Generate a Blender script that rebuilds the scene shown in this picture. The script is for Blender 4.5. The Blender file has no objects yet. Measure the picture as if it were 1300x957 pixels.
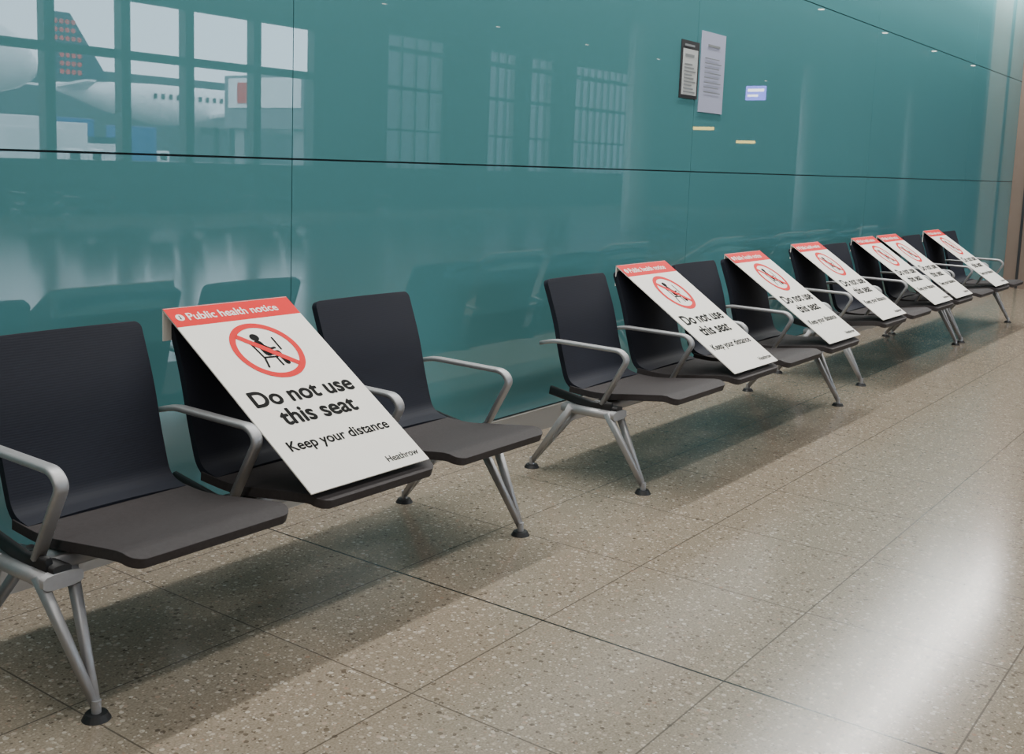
import bpy, bmesh, math, random
import numpy as np
from mathutils import Matrix, Vector
random.seed(3)
C=bpy.context.scene.collection

# ---------------------------------------------------------------- helpers
def nodes(name):
    m=bpy.data.materials.new(name);m.use_nodes=True
    nt=m.node_tree;b=nt.nodes['Principled BSDF'];return m,nt,b
def mat(name,col,rough=.5,metal=0.,ior=1.5,emit=None,es=0.,noise=0.,nscale=20.,bump=0.,bscale=200.,spec=.5):
    m,nt,b=nodes(name)
    b.inputs['Base Color'].default_value=(*col,1);b.inputs['Roughness'].default_value=rough
    b.inputs['Metallic'].default_value=metal;b.inputs['IOR'].default_value=ior
    b.inputs['Specular IOR Level'].default_value=spec
    if emit: b.inputs['Emission Color'].default_value=(*emit,1);b.inputs['Emission Strength'].default_value=es
    tc=nt.nodes.new('ShaderNodeTexCoord')
    if noise:
        n=nt.nodes.new('ShaderNodeTexNoise');n.inputs['Scale'].default_value=nscale;n.inputs['Detail'].default_value=4
        nt.links.new(tc.outputs['Object'],n.inputs['Vector'])
        r=nt.nodes.new('ShaderNodeValToRGB')
        r.color_ramp.elements[0].color=(*[c*(1-noise) for c in col],1);r.color_ramp.elements[1].color=(*[min(1,c*(1+noise)) for c in col],1)
        r.color_ramp.elements[0].position=.3;r.color_ramp.elements[1].position=.7
        nt.links.new(n.outputs['Fac'],r.inputs['Fac']);nt.links.new(r.outputs['Color'],b.inputs['Base Color'])
    if bump:
        n=nt.nodes.new('ShaderNodeTexNoise');n.inputs['Scale'].default_value=bscale
        nt.links.new(tc.outputs['Object'],n.inputs['Vector'])
        bp=nt.nodes.new('ShaderNodeBump');bp.inputs['Strength'].default_value=bump;bp.inputs['Distance'].default_value=.002
        nt.links.new(n.outputs['Fac'],bp.inputs['Height']);nt.links.new(bp.outputs['Normal'],b.inputs['Normal'])
    return m
def link(name,me,parent=None,mats=(),smooth=False):
    o=bpy.data.objects.new(name,me);C.objects.link(o)
    if parent: o.parent=parent
    for m in mats:
        if m.name not in [x.name for x in me.materials if x]: me.materials.append(m)
    if smooth:
        for p in me.polygons:p.use_smooth=True
    return o
def empty(name,loc=(0,0,0),parent=None):
    o=bpy.data.objects.new(name,None);C.objects.link(o);o.location=loc;o.empty_display_size=.1
    if parent:o.parent=parent
    return o
def boxes(name,bl,m,parent=None,bevel=0.):
    bm=bmesh.new()
    for b in bl:
        x0,x1,y0,y1,z0,z1=b[:6]
        vs=[bm.verts.new(p) for p in [(x0,y0,z0),(x1,y0,z0),(x1,y1,z0),(x0,y1,z0),(x0,y0,z1),(x1,y0,z1),(x1,y1,z1),(x0,y1,z1)]]
        for f in [(0,3,2,1),(4,5,6,7),(0,1,5,4),(1,2,6,5),(2,3,7,6),(3,0,4,7)]:
            bm.faces.new([vs[i] for i in f]).material_index=b[6] if len(b)>6 else 0
    me=bpy.data.meshes.new(name);bm.to_mesh(me);bm.free()
    o=link(name,me,parent,m if isinstance(m,(list,tuple)) else [m])
    if bevel:
        md=o.modifiers.new('b','BEVEL');md.width=bevel;md.segments=2
    return o
def fillet(pts,r,n=6):
    out=[]
    for i,p in enumerate(pts):
        p=Vector(p)
        if i==0 or i==len(pts)-1: out.append(p);continue
        a=Vector(pts[i-1]);c=Vector(pts[i+1]);rr=r[i] if isinstance(r,(list,tuple)) else r
        u=(a-p);v=(c-p);k=min(rr,u.length*.48,v.length*.48)
        s=p+u.normalized()*k;e=p+v.normalized()*k
        for j in range(n+1):
            t=j/n;out.append((1-t)**2*s+2*t*(1-t)*p+t*t*e)
    return out
def sweep(bm,path,w,t,side=Vector((1,0,0)),taper=None,mi=0):
    N=12;rings=[]
    for i,p in enumerate(path):
        d=(path[min(i+1,len(path)-1)]-path[max(i-1,0)]).normalized()
        s=(side-d*side.dot(d)).normalized();n=d.cross(s)
        k=1 if not taper else taper[0]+(taper[1]-taper[0])*i/(len(path)-1)
        ring=[]
        for j in range(N):
            a=2*math.pi*(j+.5)/N;ca,sa=math.cos(a),math.sin(a);e=.55
            ring.append(bm.verts.new(p+s*(math.copysign(abs(ca)**e,ca)*w/2*k)+n*(math.copysign(abs(sa)**e,sa)*t/2*k)))
        rings.append(ring)
    for a,b in zip(rings,rings[1:]):
        for j in range(N):
            f=bm.faces.new([a[j],a[(j+1)%N],b[(j+1)%N],b[j]]);f.smooth=True;f.material_index=mi
    bm.faces.new(rings[0][::-1]).material_index=mi;bm.faces.new(rings[-1]).material_index=mi
def bm_obj(name,bm,parent,mats):
    bmesh.ops.recalc_face_normals(bm,faces=bm.faces)
    me=bpy.data.meshes.new(name);bm.to_mesh(me);bm.free();return link(name,me,parent,mats)
def cyl(bm,c,r,h,n=24,r2=None,mi=0,rot=None):
    r2=r if r2 is None else r2
    M=Matrix.Translation(c)
    if rot: M=M@Matrix.Rotation(math.pi/2,4,rot)
    g=bmesh.ops.create_cone(bm,cap_ends=True,segments=n,radius1=r,radius2=r2,depth=h,matrix=M)
    for f in {f for v in g['verts'] for f in v.link_faces}:f.material_index=mi

# ---------------------------------------------------------------- materials
TEAL=(.090,.262,.286)
m_glass=mat('teal_back_painted_glass',TEAL,.010,0,1.85,noise=.03,nscale=.4)
m_joint=mat('dark_joint',(.012,.03,.033),.6)
m_skirt=mat('skirting_metal',(.40,.38,.35),.35,.3)
m_beige=mat('beige_panel',(.20,.15,.12),.45,noise=.05,nscale=3)
m_ceil=mat('ceiling_panel',(.30,.31,.31),.7,noise=.05,nscale=2)
m_dark=mat('dark_frame_paint',(.02,.022,.025),.5)
m_alu=mat('satin_aluminium',(.40,.40,.41),.50,.6,noise=.04,nscale=60)
m_blk=mat('black_rubber',(.012,.012,.013),.5)
m_red=mat('sign_red',(.70,.018,.020),.6,spec=.15)
m_white=mat('sign_white_board',(.88,.85,.79),.6,noise=.015,nscale=6,spec=.25)
m_text=mat('sign_black_print',(.010,.010,.010),.7,spec=.08)
m_wtext=mat('sign_white_print',(.88,.82,.78),.6,spec=.2)
m_seat=mat('seat_upholstery',(.046,.040,.041),.65,ior=1.4,noise=.12,nscale=90,bump=.35,bscale=600,spec=.35)
m_conc=mat('apron_concrete',(.12,.13,.14),.8,noise=.1,nscale=.1)
m_gray=mat('painted_grey',(.22,.24,.25),.5)
m_jet=mat('jet_bridge_grey',(.16,.18,.20),.5)
m_col=mat('column_cladding',(.55,.56,.56),.4,.2)
m_bld=mat('distant_cladding',(.04,.05,.065),.7,noise=.3,nscale=.15)
m_plane=mat('aircraft_white_paint',(.92,.92,.93),.3)
m_navy=mat('aircraft_tail_dark',(.01,.012,.05),.3)
m_blue=mat('vehicle_blue_paint',(.03,.10,.33),.3)
m_tred=mat('aircraft_tail_red',(.65,.02,.03),.3)
m_back,nt,b=nodes('seat_back_ribbed_fabric')
b.inputs['Base Color'].default_value=(.014,.016,.025,1);b.inputs['Roughness'].default_value=.65;b.inputs['IOR'].default_value=1.4;b.inputs['Specular IOR Level'].default_value=.35
tc=nt.nodes.new('ShaderNodeTexCoord');w=nt.nodes.new('ShaderNodeTexWave');w.bands_direction='Z';w.inputs['Scale'].default_value=45
bp=nt.nodes.new('ShaderNodeBump');bp.inputs['Strength'].default_value=.12;bp.inputs['Distance'].default_value=.001
nt.links.new(tc.outputs['Object'],w.inputs['Vector']);nt.links.new(w.outputs['Fac'],bp.inputs['Height']);nt.links.new(bp.outputs['Normal'],b.inputs['Normal'])
# terrazzo
m_floor,nt,b=nodes('terrazzo_floor')
L=nt.links;N=nt.nodes
tc=N.new('ShaderNodeTexCoord')
def vor(scale,feat='F1'):
    v=N.new('ShaderNodeTexVoronoi');v.inputs['Scale'].default_value=scale;v.feature=feat
    L.new(tc.outputs['Object'],v.inputs['Vector']);return v
def ramp(src,stops):
    r=N.new('ShaderNodeValToRGB');e=r.color_ramp.elements
    while len(e)<len(stops):e.new(.5)
    for el,(p,c) in zip(e,stops):el.position=p;el.color=(*c,1)
    L.new(src,r.inputs['Fac']);return r.outputs['Color']
def mathn(op,a,bv=None):
    n=N.new('ShaderNodeMath');n.operation=op
    for i,s in enumerate((a,bv)):
        if s is None:continue
        if isinstance(s,(int,float)):n.inputs[i].default_value=s
        else:L.new(s,n.inputs[i])
    return n.outputs[0]
def mix(f,a,c):
    n=N.new('ShaderNodeMix');n.data_type='RGBA'
    for i,s in ((0,f),(6,a),(7,c)):
        if isinstance(s,tuple):n.inputs[i].default_value=(*s,1)
        elif isinstance(s,(int,float)):n.inputs[i].default_value=s
        else:L.new(s,n.inputs[i])
    return n.outputs[2]
no=N.new('ShaderNodeTexNoise');no.inputs['Scale'].default_value=160;no.inputs['Detail'].default_value=3;L.new(tc.outputs['Object'],no.inputs['Vector'])
col=ramp(no.outputs['Fac'],[(.3,(.20,.165,.122)),(.7,(.325,.272,.208))])
for sc,th in ((50,.34),(100,.34),(24,.17)):
    v=vor(sc);sp=N.new('ShaderNodeSeparateColor');L.new(v.outputs['Color'],sp.inputs['Color'])
    chip=ramp(sp.outputs[0],[(0,(.065,.05,.036)),(.2,(.13,.102,.072)),(.3,(.28,.23,.172)),(.55,(.385,.33,.255)),(.8,(.60,.545,.46)),(1,(.30,.18,.12))])
    msk=mathn('MULTIPLY',mathn('LESS_THAN',v.outputs['Distance'],th),mathn('GREATER_THAN',sp.outputs[1],.35))
    col=mix(mathn('MULTIPLY',msk,.75),col,chip)
sx=N.new('ShaderNodeSeparateXYZ');L.new(tc.outputs['Object'],sx.inputs[0])
def line(c,off,per,wd):
    fr=mathn('FRACT',mathn('ADD',mathn('DIVIDE',mathn('SUBTRACT',c,off),per),.5))
    return mathn('LESS_THAN',mathn('ABSOLUTE',mathn('SUBTRACT',fr,.5)),wd/per/2)
j=mathn('MAXIMUM',line(sx.outputs[0],2.63,.6,.005),line(sx.outputs[1],1.15,.6,.005))
col=mix(mathn('MULTIPLY',j,.75),col,(.06,.05,.04))
j2=line(sx.outputs[0],2.63,6.0,.008)
col=mix(j2,col,(.02,.018,.016))
L.new(col,b.inputs['Base Color']);b.inputs['Roughness'].default_value=.17;b.inputs['IOR'].default_value=1.47

# ---------------------------------------------------------------- room shell
WY=3.12
XL,XR,YO=-6.,46.,-14.
CZ=4.6;SZ=3.85
boxes('floor',[(XL,XR,YO,WY+.2,-.1,0)],m_floor)
boxes('ceiling',[(XL,XR,YO,1.6,CZ,CZ+.1),(XL,XR,1.6,WY+.2,SZ,SZ+.1),(XL,XR,1.5,1.6,SZ,CZ+.1)],m_ceil)
boxes('wall_back',[(XL,XR,WY+.012,WY+.2,0,SZ)],m_joint)
pl=[]
xs=[-3.72,-.44,2.85,6.12,9.44,12.73,15.1]
zs=[.12,1.36,2.62,SZ]
for i in range(len(xs)-1):
    for k in range(len(zs)-1):
        pl.append((xs[i]+.002,xs[i+1]-.002,WY,WY+.012,zs[k]+.0035,zs[k+1]-.0035))
boxes('wall_glass_panels',pl,m_glass)
boxes('baseboard_back',[(XL,15.1,WY-.012,WY+.012,0,.115)],m_skirt)
boxes('wall_left',[(XL-.1,XL,YO,WY+.2,0,CZ)],m_beige)
boxes('wall_right',[(XR,XR+.1,YO,WY+.2,0,CZ)],m_gray)
boxes('wall_end',[(15.1,15.25,2.7,WY,0,SZ)],m_beige)
boxes('trim_1',[(15.08,15.1,2.94,2.97,0,SZ),(15.08,15.1,2.7,2.73,0,SZ)],m_dark)
boxes('trim_2',[(19.3,XR,YO+.01,YO+.12,4.18,4.32)],m_col)

# opposite glazed facade
g=empty('window_1')
mull=[]
for x in (4.8,6.6,8.5,10.3,12.1,13.8,15.4,17.3,19.2): mull.append((x-.11,x+.11,YO-.15,YO+.1,1.1,CZ))
mull.append((4.7,19.3,YO-.06,YO+.06,3.2,3.38))
mull.append((4.7,19.3,YO-.1,YO+.1,CZ-.2,CZ))
boxes('mullions',mull,m_dark,g)
boxes('wall_front',[(XL,4.7,YO-.2,YO,0,CZ),(4.7,XR,YO-.2,YO,0,1.1),(19.3,21.8,YO-.2,YO,1.1,CZ),(24.1,26.3,YO-.2,YO,1.1,CZ),(27.6,28.4,YO-.2,YO,1.1,CZ),(29.6,31,YO-.2,YO,1.1,CZ),(35,XR,YO-.2,YO,1.1,CZ)],m_dark)
g=empty('window_2')
boxes('frames',[(21.8+i*.58,21.86+i*.58,YO-.1,YO,1.1,CZ) for i in range(4)]+[(21.8,35,YO-.1,YO,3.2,3.3),(21.8,35,YO-.1,YO,2.1,2.16)]+[(26.3+i*.43,26.34+i*.43,YO-.1,YO,1.1,CZ) for i in range(20)],m_dark,g)
for i,(x,y) in enumerate([(21.4,-6.),(31.5,-6.),(41.6,-6.)]):
    bm=bmesh.new();cyl(bm,(x,y,CZ/2),.30,CZ,32);bm_obj('column',bm,None,[m_col])
dl=empty('ceiling_downlights')
m_lamp=mat('lamp_face',(.9,.9,.9),.4,emit=(1,.93,.8),es=6)
bm=bmesh.new()
for x in range(-3,44,4):
    for y in (-10,-6,-2):
        cyl(bm,(x+.4,y,CZ-.006),.06,.012,16)
bm_obj('lamp_faces',bm,dl,[m_lamp])
boxes('ceiling_slats',[(XL,XR,y-.03,y+.03,CZ-.12,CZ) for y in [ -13+.9*k for k in range(15)]],m_gray)
fd=empty('flight_information_display')
m_scr=mat('screen_glow',(.1,.1,.3),.3,emit=(.25,.22,1.),es=7)
m_scw=mat('screen_text_glow',(.1,.1,.3),.3,emit=(1,1,1.),es=9)
boxes('casing',[(29.3,29.35,-7.15,-6.4,3.30,3.82)],m_dark,fd);boxes('screen',[(29.285,29.3,-7.08,-6.47,3.36,3.76)],m_scr,fd)
boxes('screen_rows',[(29.28,29.285,-7.02,-6.53,3.60,3.68),(29.28,29.285,-7.02,-6.7,3.46,3.52)],m_scw,fd)
boxes('hanger',[(29.31,29.34,-6.8,-6.76,3.8,CZ)],m_gray,fd)
m_yel=mat('wayfinding_yellow',(.8,.6,.05),.4,emit=(1.,.72,.15),es=6)
for x,y,z in ((26.2,-6.8,2.42),(30.2,-7.4,2.2)):
    ws=empty('wayfinding_sign')
    boxes('casing',[(x,x+.06,y-.5,y+.5,z-.08,z+.2)],m_dark,ws);boxes('lit_strip',[(x-.01,x,y-.3,y+.3,z-.03,z+.05)],m_yel,ws)
    boxes('hangers',[(x+.02,x+.04,y-.3,y-.28,z+.2,CZ),(x+.02,x+.04,y+.28,y+.3,z+.2,CZ)],m_gray,ws)

# ---------------------------------------------------------------- outside: apron and aircraft
boxes('apron_ground',[(-60,260,-320,YO-.3,-1.1,-1.)],m_conc)
def aircraft(name,x,y,z,length,r,heading=0):
    e=empty(name,(x,y,z));e.rotation_euler=(0,0,heading)
    bm=bmesh.new();prof=[(0,.12,.55),(.06,.35,.4),(.15,.7,.2),(.28,1,0),(.85,1,0),(.92,.88,-.03),(.965,.62,-.12),(.99,.3,-.2),(1,.04,-.25)]
    rings=[]
    for t,k,dz in prof:
        rings.append([bm.verts.new((t*length,math.cos(a)*r*k,math.sin(a)*r*k+dz*r)) for a in [2*math.pi*i/28 for i in range(28)]])
    for a,c in zip(rings,rings[1:]):
        for i in range(28):
            f=bm.faces.new([a[i],a[(i+1)%28],c[(i+1)%28],c[i]]);f.smooth=True
    bm.faces.new(rings[0]);bm.faces.new(rings[-1]);bm_obj('fuselage',bm,e,[m_plane])
    def fin(nm,pts,th,ax,m):
        bm=bmesh.new();A=[];B=[]
        for p in pts:
            q=list(p);q2=list(p);q[ax]-=th/2;q2[ax]+=th/2;A.append(bm.verts.new(q));B.append(bm.verts.new(q2))
        bm.faces.new(A);bm.faces.new(B[::-1]);n=len(A)
        for i in range(n):bm.faces.new([A[i],A[(i+1)%n],B[(i+1)%n],B[i]])
        return bm_obj(nm,bm,e,[m])
    fin('tail_fin',[(.5*r,0,.8*r),(3.1*r,0,1*r),(1.1*r,0,3.9*r),(0,0,3.9*r)],.3,1,m_navy)
    bm=bmesh.new()
    for i in range(5):
        for k in range(7):
            px=(.35+.3*i+.0*k)*r;pz=(1.2+.38*k)*r
            if px<(3.0-.68*(pz/r-1))*r*.97 and px>(.5-.15*(pz/r-1))*r: bmesh.ops.create_cone(bm,cap_ends=True,segments=10,radius1=.12*r,radius2=.12*r,depth=.4,matrix=Matrix.Translation((px,0,pz))@Matrix.Rotation(math.pi/2,4,'X'))
    bm_obj('tail_dots',bm,e,[m_tred])
    for s in (-1,1):
        fin('wing',[(length*.42,s*.9*r,-.5*r),(length*.62,s*.9*r,-.5*r),(length*.42,s*8*r,.1*r),(length*.37,s*8*r,.1*r)],.35,2,m_plane)
        fin('tailplane',[(.3*r,0,.5*r),(2.0*r,0,.5*r),(.5*r,s*3*r,.7*r),(0,s*3*r,.7*r)],.2,2,m_plane)
        bm=bmesh.new();bmesh.ops.create_cone(bm,cap_ends=True,segments=20,radius1=.45*r,radius2=.55*r,depth=2*r,matrix=Matrix.Translation((length*.58,s*3*r,-.9*r))@Matrix.Rotation(math.pi/2,4,'Y'))
        bm_obj('engine',bm,e,[m_gray])
    boxes('cabin_windows',[(length*.25+i*.9,length*.25+i*.9+.35,-r-.02,-r+.06,.25*r,.5*r) for i in range(int(length*.65/.9))]+[(length*.25+i*.9,length*.25+i*.9+.35,r-.06,r+.02,.25*r,.5*r) for i in range(int(length*.65/.9))],m_dark,e)
    boxes('landing_gear',[(length*.5,length*.5+.5,-1.6,-1.2,-z-1,-.8*r),(length*.5,length*.5+.5,1.2,1.6,-z-1,-.8*r),(length*.88,length*.88+.4,-.2,.2,-z-1,-.7*r)],m_dark,e)
    return e
aircraft('parked_airliner',57,-89,5.8,40,2.0)
aircraft('parked_airliner',0,-50,5.9,33,2.2)
jb=empty('jet_bridge')
boxes('tunnel',[(50.5,53,-56,-48,3.0,6.6)],m_jet,jb);boxes('white_fascia',[(50.42,50.5,-55.5,-48.2,4.4,6.4)],m_plane,jb);boxes('red_logo',[(50.36,50.42,-54.5,-52.5,4.7,6.1)],m_red,jb)
boxes('supports',[(51,52.5,-49.5,-48.5,-1,3.0),(51,52.5,-55.5,-54.5,-1,3.0)],m_gray,jb)
boxes('distant_terminal_building',[(-60,260,-200,-180,-1,15.5)],m_bld)
boxes('added_window_dimmer_block',[(47,130,-43,-32,-1,13)],m_bld)  # added dark block outside, shuts the sky out of the far windows
sv=empty('baggage_cart')
boxes('carts',[(28+i*5,31+i*5,-70,-68,-.5,1.6) for i in range(5)],m_plane,sv);boxes('cart_tops',[(28+i*5,31+i*5,-70,-68,1.6,2.1) for i in range(5)],m_navy,sv)
boxes('cart_wheels',[(28.3+i*5+k*2,28.7+i*5+k*2,-69.9,-69.7,-1,-.5) for i in range(5) for k in (0,1)],m_blk,sv)
def truck(x,y,hgt,mb):
    e=empty('airport_service_truck',(x,y,-1))
    boxes('cargo_body',[(0,3.6,-1,1,.7,hgt)],mb,e,.05);boxes('cab',[(3.7,5.0,-.95,.95,.5,2.2)],m_plane,e,.12)
    boxes('windscreen',[(4.7,5.02,-.85,.85,1.35,2.0),(4.0,4.7,-.97,.97,1.4,2.0)],m_dark,e);boxes('chassis',[(0,5,-.8,.8,.45,.7)],m_dark,e)
    bm=bmesh.new()
    for wx in (.8,4.2):
        for wy in (-.85,.85): cyl(bm,(wx,wy,.42),.42,.28,20,rot='X')
    bm_obj('wheels',bm,e,[m_blk])
for t in ((34,-56,3.4,m_plane),(42,-66,4.0,m_plane),(36,-62,4.2,m_plane),(49,-76,4.6,m_blue),(55,-76,4.2,m_blue),(40,-73,3.6,m_plane)): truck(*t)

# ---------------------------------------------------------------- notices on the wall
def notice(name,x0,x1,z0,z1,frame,paper,lines):
    e=empty(name)
    boxes('sheet',[(x0,x1,WY-.006,WY-.0005,z0,z1)],frame,e)
    if paper: boxes('paper',[(x0+.02,x1-.02,WY-.008,WY-.006,z0+.02,z1-.05)],paper,e)
    L_=[]
    for z,a,c_,h in lines: L_.append((x0+(x1-x0)*a,x0+(x1-x0)*c_,WY-.0095,WY-.008,z0+(z1-z0)*z,z0+(z1-z0)*z+h))
    boxes('print',L_,m_gray,e)
m_lav=mat('lavender_paper',(.42,.45,.60),.5);m_pap=mat('white_paper',(.5,.53,.53),.5)
notice('framed_notice',5.91,6.14,1.80,2.14,m_dark,m_pap,[(.10+.06*i,.18,.82-.1*(i%3),.008) for i in range(9)]+[(.72,.2,.7,.016),(.90,.15,.7,.012)])
notice('paper_notice',6.17,6.50,1.73,2.22,m_lav,None,[(.25+.06*i,.15,.85-.1*(i%2),.005) for i in range(8)]+[(.82,.25,.75,.014)])

# ---------------------------------------------------------------- benches
P=.605
def shell(name,parent,x0,x1,prof,th,m,crown=0.,rc=.04,round_end=0):
    """upholstered shell; profile (y,z) swept along x; corners rounded (radius rc) at profile start (0) or end (1)"""
    pts=fillet([Vector((0,a,c)) for a,c in prof],.09,5)
    if round_end==1: pts=pts[::-1]
    d0=(pts[1]-pts[0]).normalized();p0=pts[0]
    pts=[p for p in pts if (p-p0).length>rc*1.15]
    pts=[p0+d0*rc*(1-math.cos(math.pi/2*k/6)) for k in range(7)]+pts
    acc=[0]
    for a,c in zip(pts,pts[1:]): acc.append(acc[-1]+(c-a).length)
    ins=[rc-math.sqrt(max(0,rc*rc-(rc-s)**2)) if s<rc else 0 for s in acc]
    ins[0]=rc*.92
    if round_end==1: pts=pts[::-1];ins=ins[::-1]
    bm=bmesh.new();nx=8;top=[];bot=[]
    for i,p in enumerate(pts):
        d=(pts[min(i+1,len(pts)-1)]-pts[max(i-1,0)]).normalized();n=Vector((0,-d.z,d.y))
        if n.z<0 and abs(n.z)>abs(n.y): n=-n
        rt=[];rb=[]
        for k in range(nx+1):
            u=k/nx;x=x0+ins[i]+(x1-x0-2*ins[i])*u;off=crown*(2*u-1)**2
            q=Vector((x,p.y,p.z))+n*off
            rt.append(bm.verts.new(q));rb.append(bm.verts.new(q-n*th))
        top.append(rt);bot.append(rb)
    M=len(pts)
    for i in range(M-1):
        for k in range(nx):
            bm.faces.new([top[i][k],top[i][k+1],top[i+1][k+1],top[i+1][k]]);bm.faces.new([bot[i][k],bot[i+1][k],bot[i+1][k+1],bot[i][k+1]])
        bm.faces.new([top[i][0],top[i+1][0],bot[i+1][0],bot[i][0]]);bm.faces.new([top[i][nx],bot[i][nx],bot[i+1][nx],top[i+1][nx]])
    for k in range(nx):
        bm.faces.new([top[0][k],bot[0][k],bot[0][k+1],top[0][k+1]]);bm.faces.new([top[-1][k],top[-1][k+1],bot[-1][k+1],bot[-1][k]])
    o=bm_obj(name,bm,parent,[m])
    for p in o.data.polygons:p.use_smooth=True
    md=o.modifiers.new('b','BEVEL');md.width=.006;md.segments=3;md.limit_method='ANGLE';md.angle_limit=math.radians(50)
    o.modifiers.new('n','WEIGHTED_NORMAL')
    return o
def bench(x0,y0,n):
    e=empty('airport_beam_seating',(x0,y0,0))
    for i in range(n):
        a=i*P
        shell('seat_%d'%(i+1),e,a+.045,a+P-.055,[(.0,.418),(.05,.434),(.2,.415),(.38,.390),(.53,.402)],.028,m_seat,0,.045,0)
        shell('backrest_%d'%(i+1),e,a+.05,a+P-.06,[(.46,.405),(.53,.42),(.572,.55),(.605,.69),(.672,.868)],.024,m_back,-.008,.025,1)
    bm=bmesh.new()
    sweep(bm,[Vector((.02,.36,.335)),Vector((n*P/2,.36,.335)),Vector((n*P-.02,.36,.335))],.05,.085,side=Vector((0,0,1)))
    bm_obj('beam',bm,e,[m_alu])
    bm=bmesh.new()
    for i in range(n+1):
        x=i*P
        path=fillet([Vector((x,.66,.585)),Vector((x,.59,.603)),Vector((x,.25,.600)),Vector((x,.215,.568)),Vector((x,.33,.36))],[0,.04,.03,.03,0],5)
        sweep(bm,path,.038,.018)
    bm_obj('armrests',bm,e,[m_alu])
    bm=bmesh.new()
    for i in range(n+1):
        x=i*P
        sweep(bm,[Vector((x,.28,.352)),Vector((x,.38,.345)),Vector((x,.60,.38))],.02,.04)
    bm_obj('support_brackets',bm,e,[m_blk])
    for k,x in enumerate((.02,n*P-.03)):
        bm=bmesh.new()
        for yf,ya in ((.12,.29),(.70,.47)):
            for s in (-.045,.045):
                sweep(bm,[Vector((x+s,ya,.33)),Vector((x+s*.5,(ya+yf)/2,.18)),Vector((x,yf,.03))],.028,.034,taper=(1,.7))
            cyl(bm,(x,yf,.028),.012,.04,16)
            cyl(bm,(x,yf,.008),.035,.016,24,.026,mi=1)
        sweep(bm,[Vector((x,.25,.318)),Vector((x,.52,.318))],.11,.04)
        sweep(bm,[Vector((x,.255,.34)),Vector((x,.42,.335))],.05,.03,mi=1)
        bm_obj('leg_frame_%d'%(k+1),bm,e,[m_alu,m_blk])
    return e
benches=[(1.42,2.13,3),(3.96,2.045,4),(7.06,2.15,4),(9.60,2.15,3)]
for x,y,n in benches: bench(x,y,n)
for x in (9.5,13.0,16.5):
    for y in (-9.5,-11.): bench(x,y,4)

# ---------------------------------------------------------------- notice boards
SW,SL=.50,.80
def text_mesh(s,size,align='LEFT',bold=0.0):
    cu=bpy.data.curves.new('t','FONT');cu.body=s;cu.size=size;cu.align_x=align;cu.space_line=.95
    o=bpy.data.objects.new('t',cu);C.objects.link(o);bpy.context.view_layer.update()
    me=bpy.data.meshes.new_from_object(o.evaluated_get(bpy.context.evaluated_depsgraph_get()));bpy.data.objects.remove(o)
    me.materials.clear()
    if bold:   # heavier weight: overprint the glyphs around a small circle
        bm=bmesh.new()
        for k in range(9):
            t=me.copy();dx,dy=(0,0) if k==8 else (bold*math.cos(k*math.pi/4),bold*math.sin(k*math.pi/4))
            t.transform(Matrix.Translation((dx,dy,k*.00003)));bm.from_mesh(t);bpy.data.meshes.remove(t)
        bm.to_mesh(me);bm.free()
    return me
def flat(polys):
    bm=bmesh.new()
    for p in polys: bm.faces.new([bm.verts.new((a,c,0)) for a,c in p])
    me=bpy.data.meshes.new('flat');bm.to_mesh(me);bm.free();return me
def circ(cx,cy,r,n=32): return [(cx+r*math.cos(2*math.pi*i/n),cy+r*math.sin(2*math.pi*i/n)) for i in range(n)]
def ringp(cx,cy,r0,r1,n=48):
    out=[]
    for i in range(n):
        a=2*math.pi*i/n;b_=2*math.pi*(i+1)/n
        out.append([(cx+r0*math.cos(a),cy+r0*math.sin(a)),(cx+r1*math.cos(a),cy+r1*math.sin(a)),(cx+r1*math.cos(b_),cy+r1*math.sin(b_)),(cx+r0*math.cos(b_),cy+r0*math.sin(b_))])
    return out
def thick(pts,w):
    out=[]
    for (a,c),(d_,f) in zip(pts,pts[1:]):
        L_=math.hypot(d_-a,f-c);nx,ny=-(f-c)/L_*w/2,(d_-a)/L_*w/2
        out.append([(a+nx,c+ny),(a-nx,c-ny),(d_-nx,f-ny),(d_+nx,f+ny)])
        out.append(circ(d_,f,w/2,12));out.append(circ(a,c,w/2,12))
    return out
cx,cy,R=SW*.5,SL*.705,.128
mT1=text_mesh('Public health notice',.046,'LEFT',.0009)
mT2=text_mesh('Do not use\nthis seat',.090,'CENTER',.0028)
mT3=text_mesh('Keep your distance',.053,'CENTER',.0013)
mT4=text_mesh('Heathrow',.034,'RIGHT',.0005)
mIcon=flat([circ(.035,SL-.047,.015)])
mI=flat([circ(.035,SL-.0405,.0028,10),[(.0325,SL-.056),(.0375,SL-.056),(.0375,SL-.045),(.0325,SL-.045)]])
mRing=flat(ringp(cx,cy,R*.83,R)+[[(cx-R*.66,cy+R*.54),(cx-R*.54,cy+R*.66),(cx+R*.66,cy-R*.54),(cx+R*.54,cy-R*.66)]])
mFig=flat([circ(cx-.012,cy+.062,.017)]+thick([(cx-.014,cy+.034),(cx-.008,cy-.012)],.030)+thick([(cx-.006,cy-.014),(cx+.030,cy-.016),(cx+.036,cy-.064)],.020)+thick([(cx-.012,cy+.034),(cx+.014,cy+.004),(cx+.032,cy+.006)],.010)+thick([(cx-.044,cy+.034),(cx-.036,cy-.030),(cx+.015,cy-.034)],.008)+thick([(cx-.034,cy-.030),(cx-.046,cy-.072)],.008)+thick([(cx+.010,cy-.034),(cx+.012,cy-.072)],.008)+thick([(cx+.052,cy+.050),(cx+.052,cy-.004)],.008))
for me,m in ((mT1,m_wtext),(mT2,m_text),(mT3,m_text),(mT4,m_text),(mIcon,m_wtext),(mRing,m_red),(mFig,m_text),(mI,m_text)): me.materials.append(m)
bm=bmesh.new()
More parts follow.
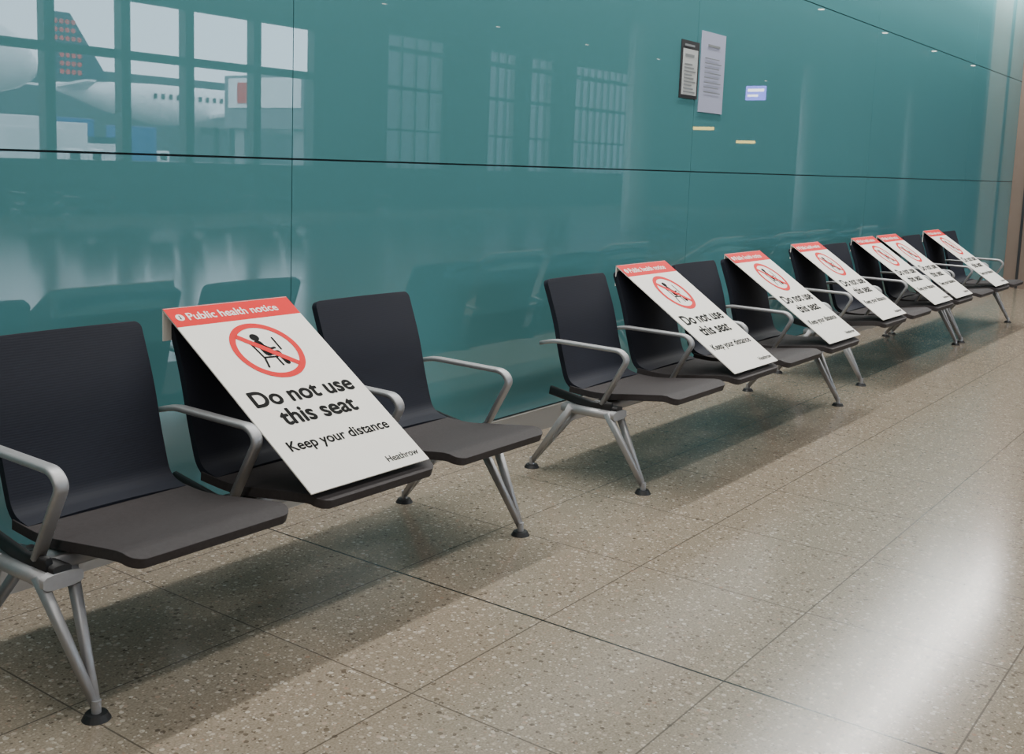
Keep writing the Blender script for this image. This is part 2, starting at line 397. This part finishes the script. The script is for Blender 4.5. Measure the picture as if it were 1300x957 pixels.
def slab(bm,x0,x1,y0,y1,z0,z1,mi):
    vs=[bm.verts.new(p) for p in [(x0,y0,z0),(x1,y0,z0),(x1,y1,z0),(x0,y1,z0),(x0,y0,z1),(x1,y0,z1),(x1,y1,z1),(x0,y1,z1)]]
    for f in [(0,3,2,1),(4,5,6,7),(0,1,5,4),(1,2,6,5),(2,3,7,6),(3,0,4,7)]: bm.faces.new([vs[i] for i in f]).material_index=mi
slab(bm,0,SW,0,SL,-.004,0,0);slab(bm,0,SW,SL-.088,SL,0,.0006,1)
me_board=bpy.data.meshes.new('board');bm.to_mesh(me_board);bm.free();me_board.materials.append(m_white);me_board.materials.append(m_red)
def sign(x,y0,w=0):
    bot=Vector((x,y0+.02,.449));top=Vector((x,y0+.682,.892))
    v=(top-bot).normalized();u=Vector((1,0,0));n=u.cross(v)
    org=top-v*SL
    e=bpy.data.objects.new('public_health_notice_sign',None);C.objects.link(e)
    e.matrix_world=Matrix(((u.x,v.x,n.x,org.x),(u.y,v.y,n.y,org.y),(u.z,v.z,n.z,org.z),(0,0,0,1)))
    link('board',me_board,e)
    for nm,me,loc in (('header_text',mT1,(.06,SL-.062,.0012)),('main_text',mT2,(SW/2,SL*.425,.0008)),('sub_text',mT3,(SW/2,SL*.195,.0008)),('brand_text',mT4,(SW-.02,.03,.0008)),('info_icon',mIcon,(0,0,.0012)),('info_letter',mI,(0,0,.0016)),('prohibition_ring',mRing,(0,0,.0012)),('seated_figure',mFig,(0,0,.0008))):
        o=link(nm,me,e);o.location=loc
    bm=bmesh.new();slab(bm,0,SW,-.003,0.001,-.10,.0,0)
    f=bm_obj('rear_flap',bm,e,[m_white]);R3=Matrix(((u.x,v.x,n.x),(u.y,v.y,n.y),(u.z,v.z,n.z)))
    f.matrix_parent_inverse=Matrix.Identity(4);f.matrix_local=Matrix.Translation((0,SL,0))@R3.inverted().to_4x4()
    return e
for bi,si,dx in ((0,1,.02),(1,1,.05),(1,3,.07),(2,0,.05),(2,2,.05),(2,3,.05),(3,1,.04)):
    x,y,n=benches[bi];sign(x+si*P+dx,y)

# ---------------------------------------------------------------- lights
def area(name,loc,sx,sy,power,col=(1,.975,.93),rot=(0,0,0)):
    l=bpy.data.lights.new(name,'AREA');l.shape='RECTANGLE';l.size=sx;l.size_y=sy;l.energy=power;l.color=col
    o=bpy.data.objects.new(name,l);C.objects.link(o);o.location=loc;o.rotation_euler=rot;return o
area('wall_washer_light',(8.0,2.85,3.82),14,.10,390)
area('ceiling_fill_light',(5.,.3,4.45),20,.25,350)  # added fill strip, raises and flattens the ambient light
area('ceiling_fill_light',(5.,-3.9,4.45),20,.25,220)  # second added fill strip, further from the glass wall
w=bpy.data.worlds.new('World');bpy.context.scene.world=w;w.use_nodes=True
bg=w.node_tree.nodes['Background'];bg.inputs[0].default_value=(.66,.80,.95,1);bg.inputs[1].default_value=9.5

# ---------------------------------------------------------------- camera
pp=np.array([650,390.]);f=1380.;h=1.38
def nz(v): return v/np.linalg.norm(v)
X=nz(np.array([1667-650,243-390,f]));Y=nz(np.array([-1259-650,134.7-390,f]));Y=nz(Y-X*X.dot(Y));Z=np.cross(X,Y)
cam=bpy.data.cameras.new('Camera');co=bpy.data.objects.new('Camera',cam);C.objects.link(co)
cam.sensor_width=36;cam.lens=36*f/1300;cam.shift_y=-(478.5-pp[1])/1300;cam.clip_end=600
right=Vector((X[0],Y[0],Z[0]));up=-Vector((X[1],Y[1],Z[1]));back=-Vector((X[2],Y[2],Z[2]))
co.matrix_world=Matrix(((right.x,up.x,back.x,0),(right.y,up.y,back.y,0),(right.z,up.z,back.z,h),(0,0,0,1)))
bpy.context.scene.camera=co
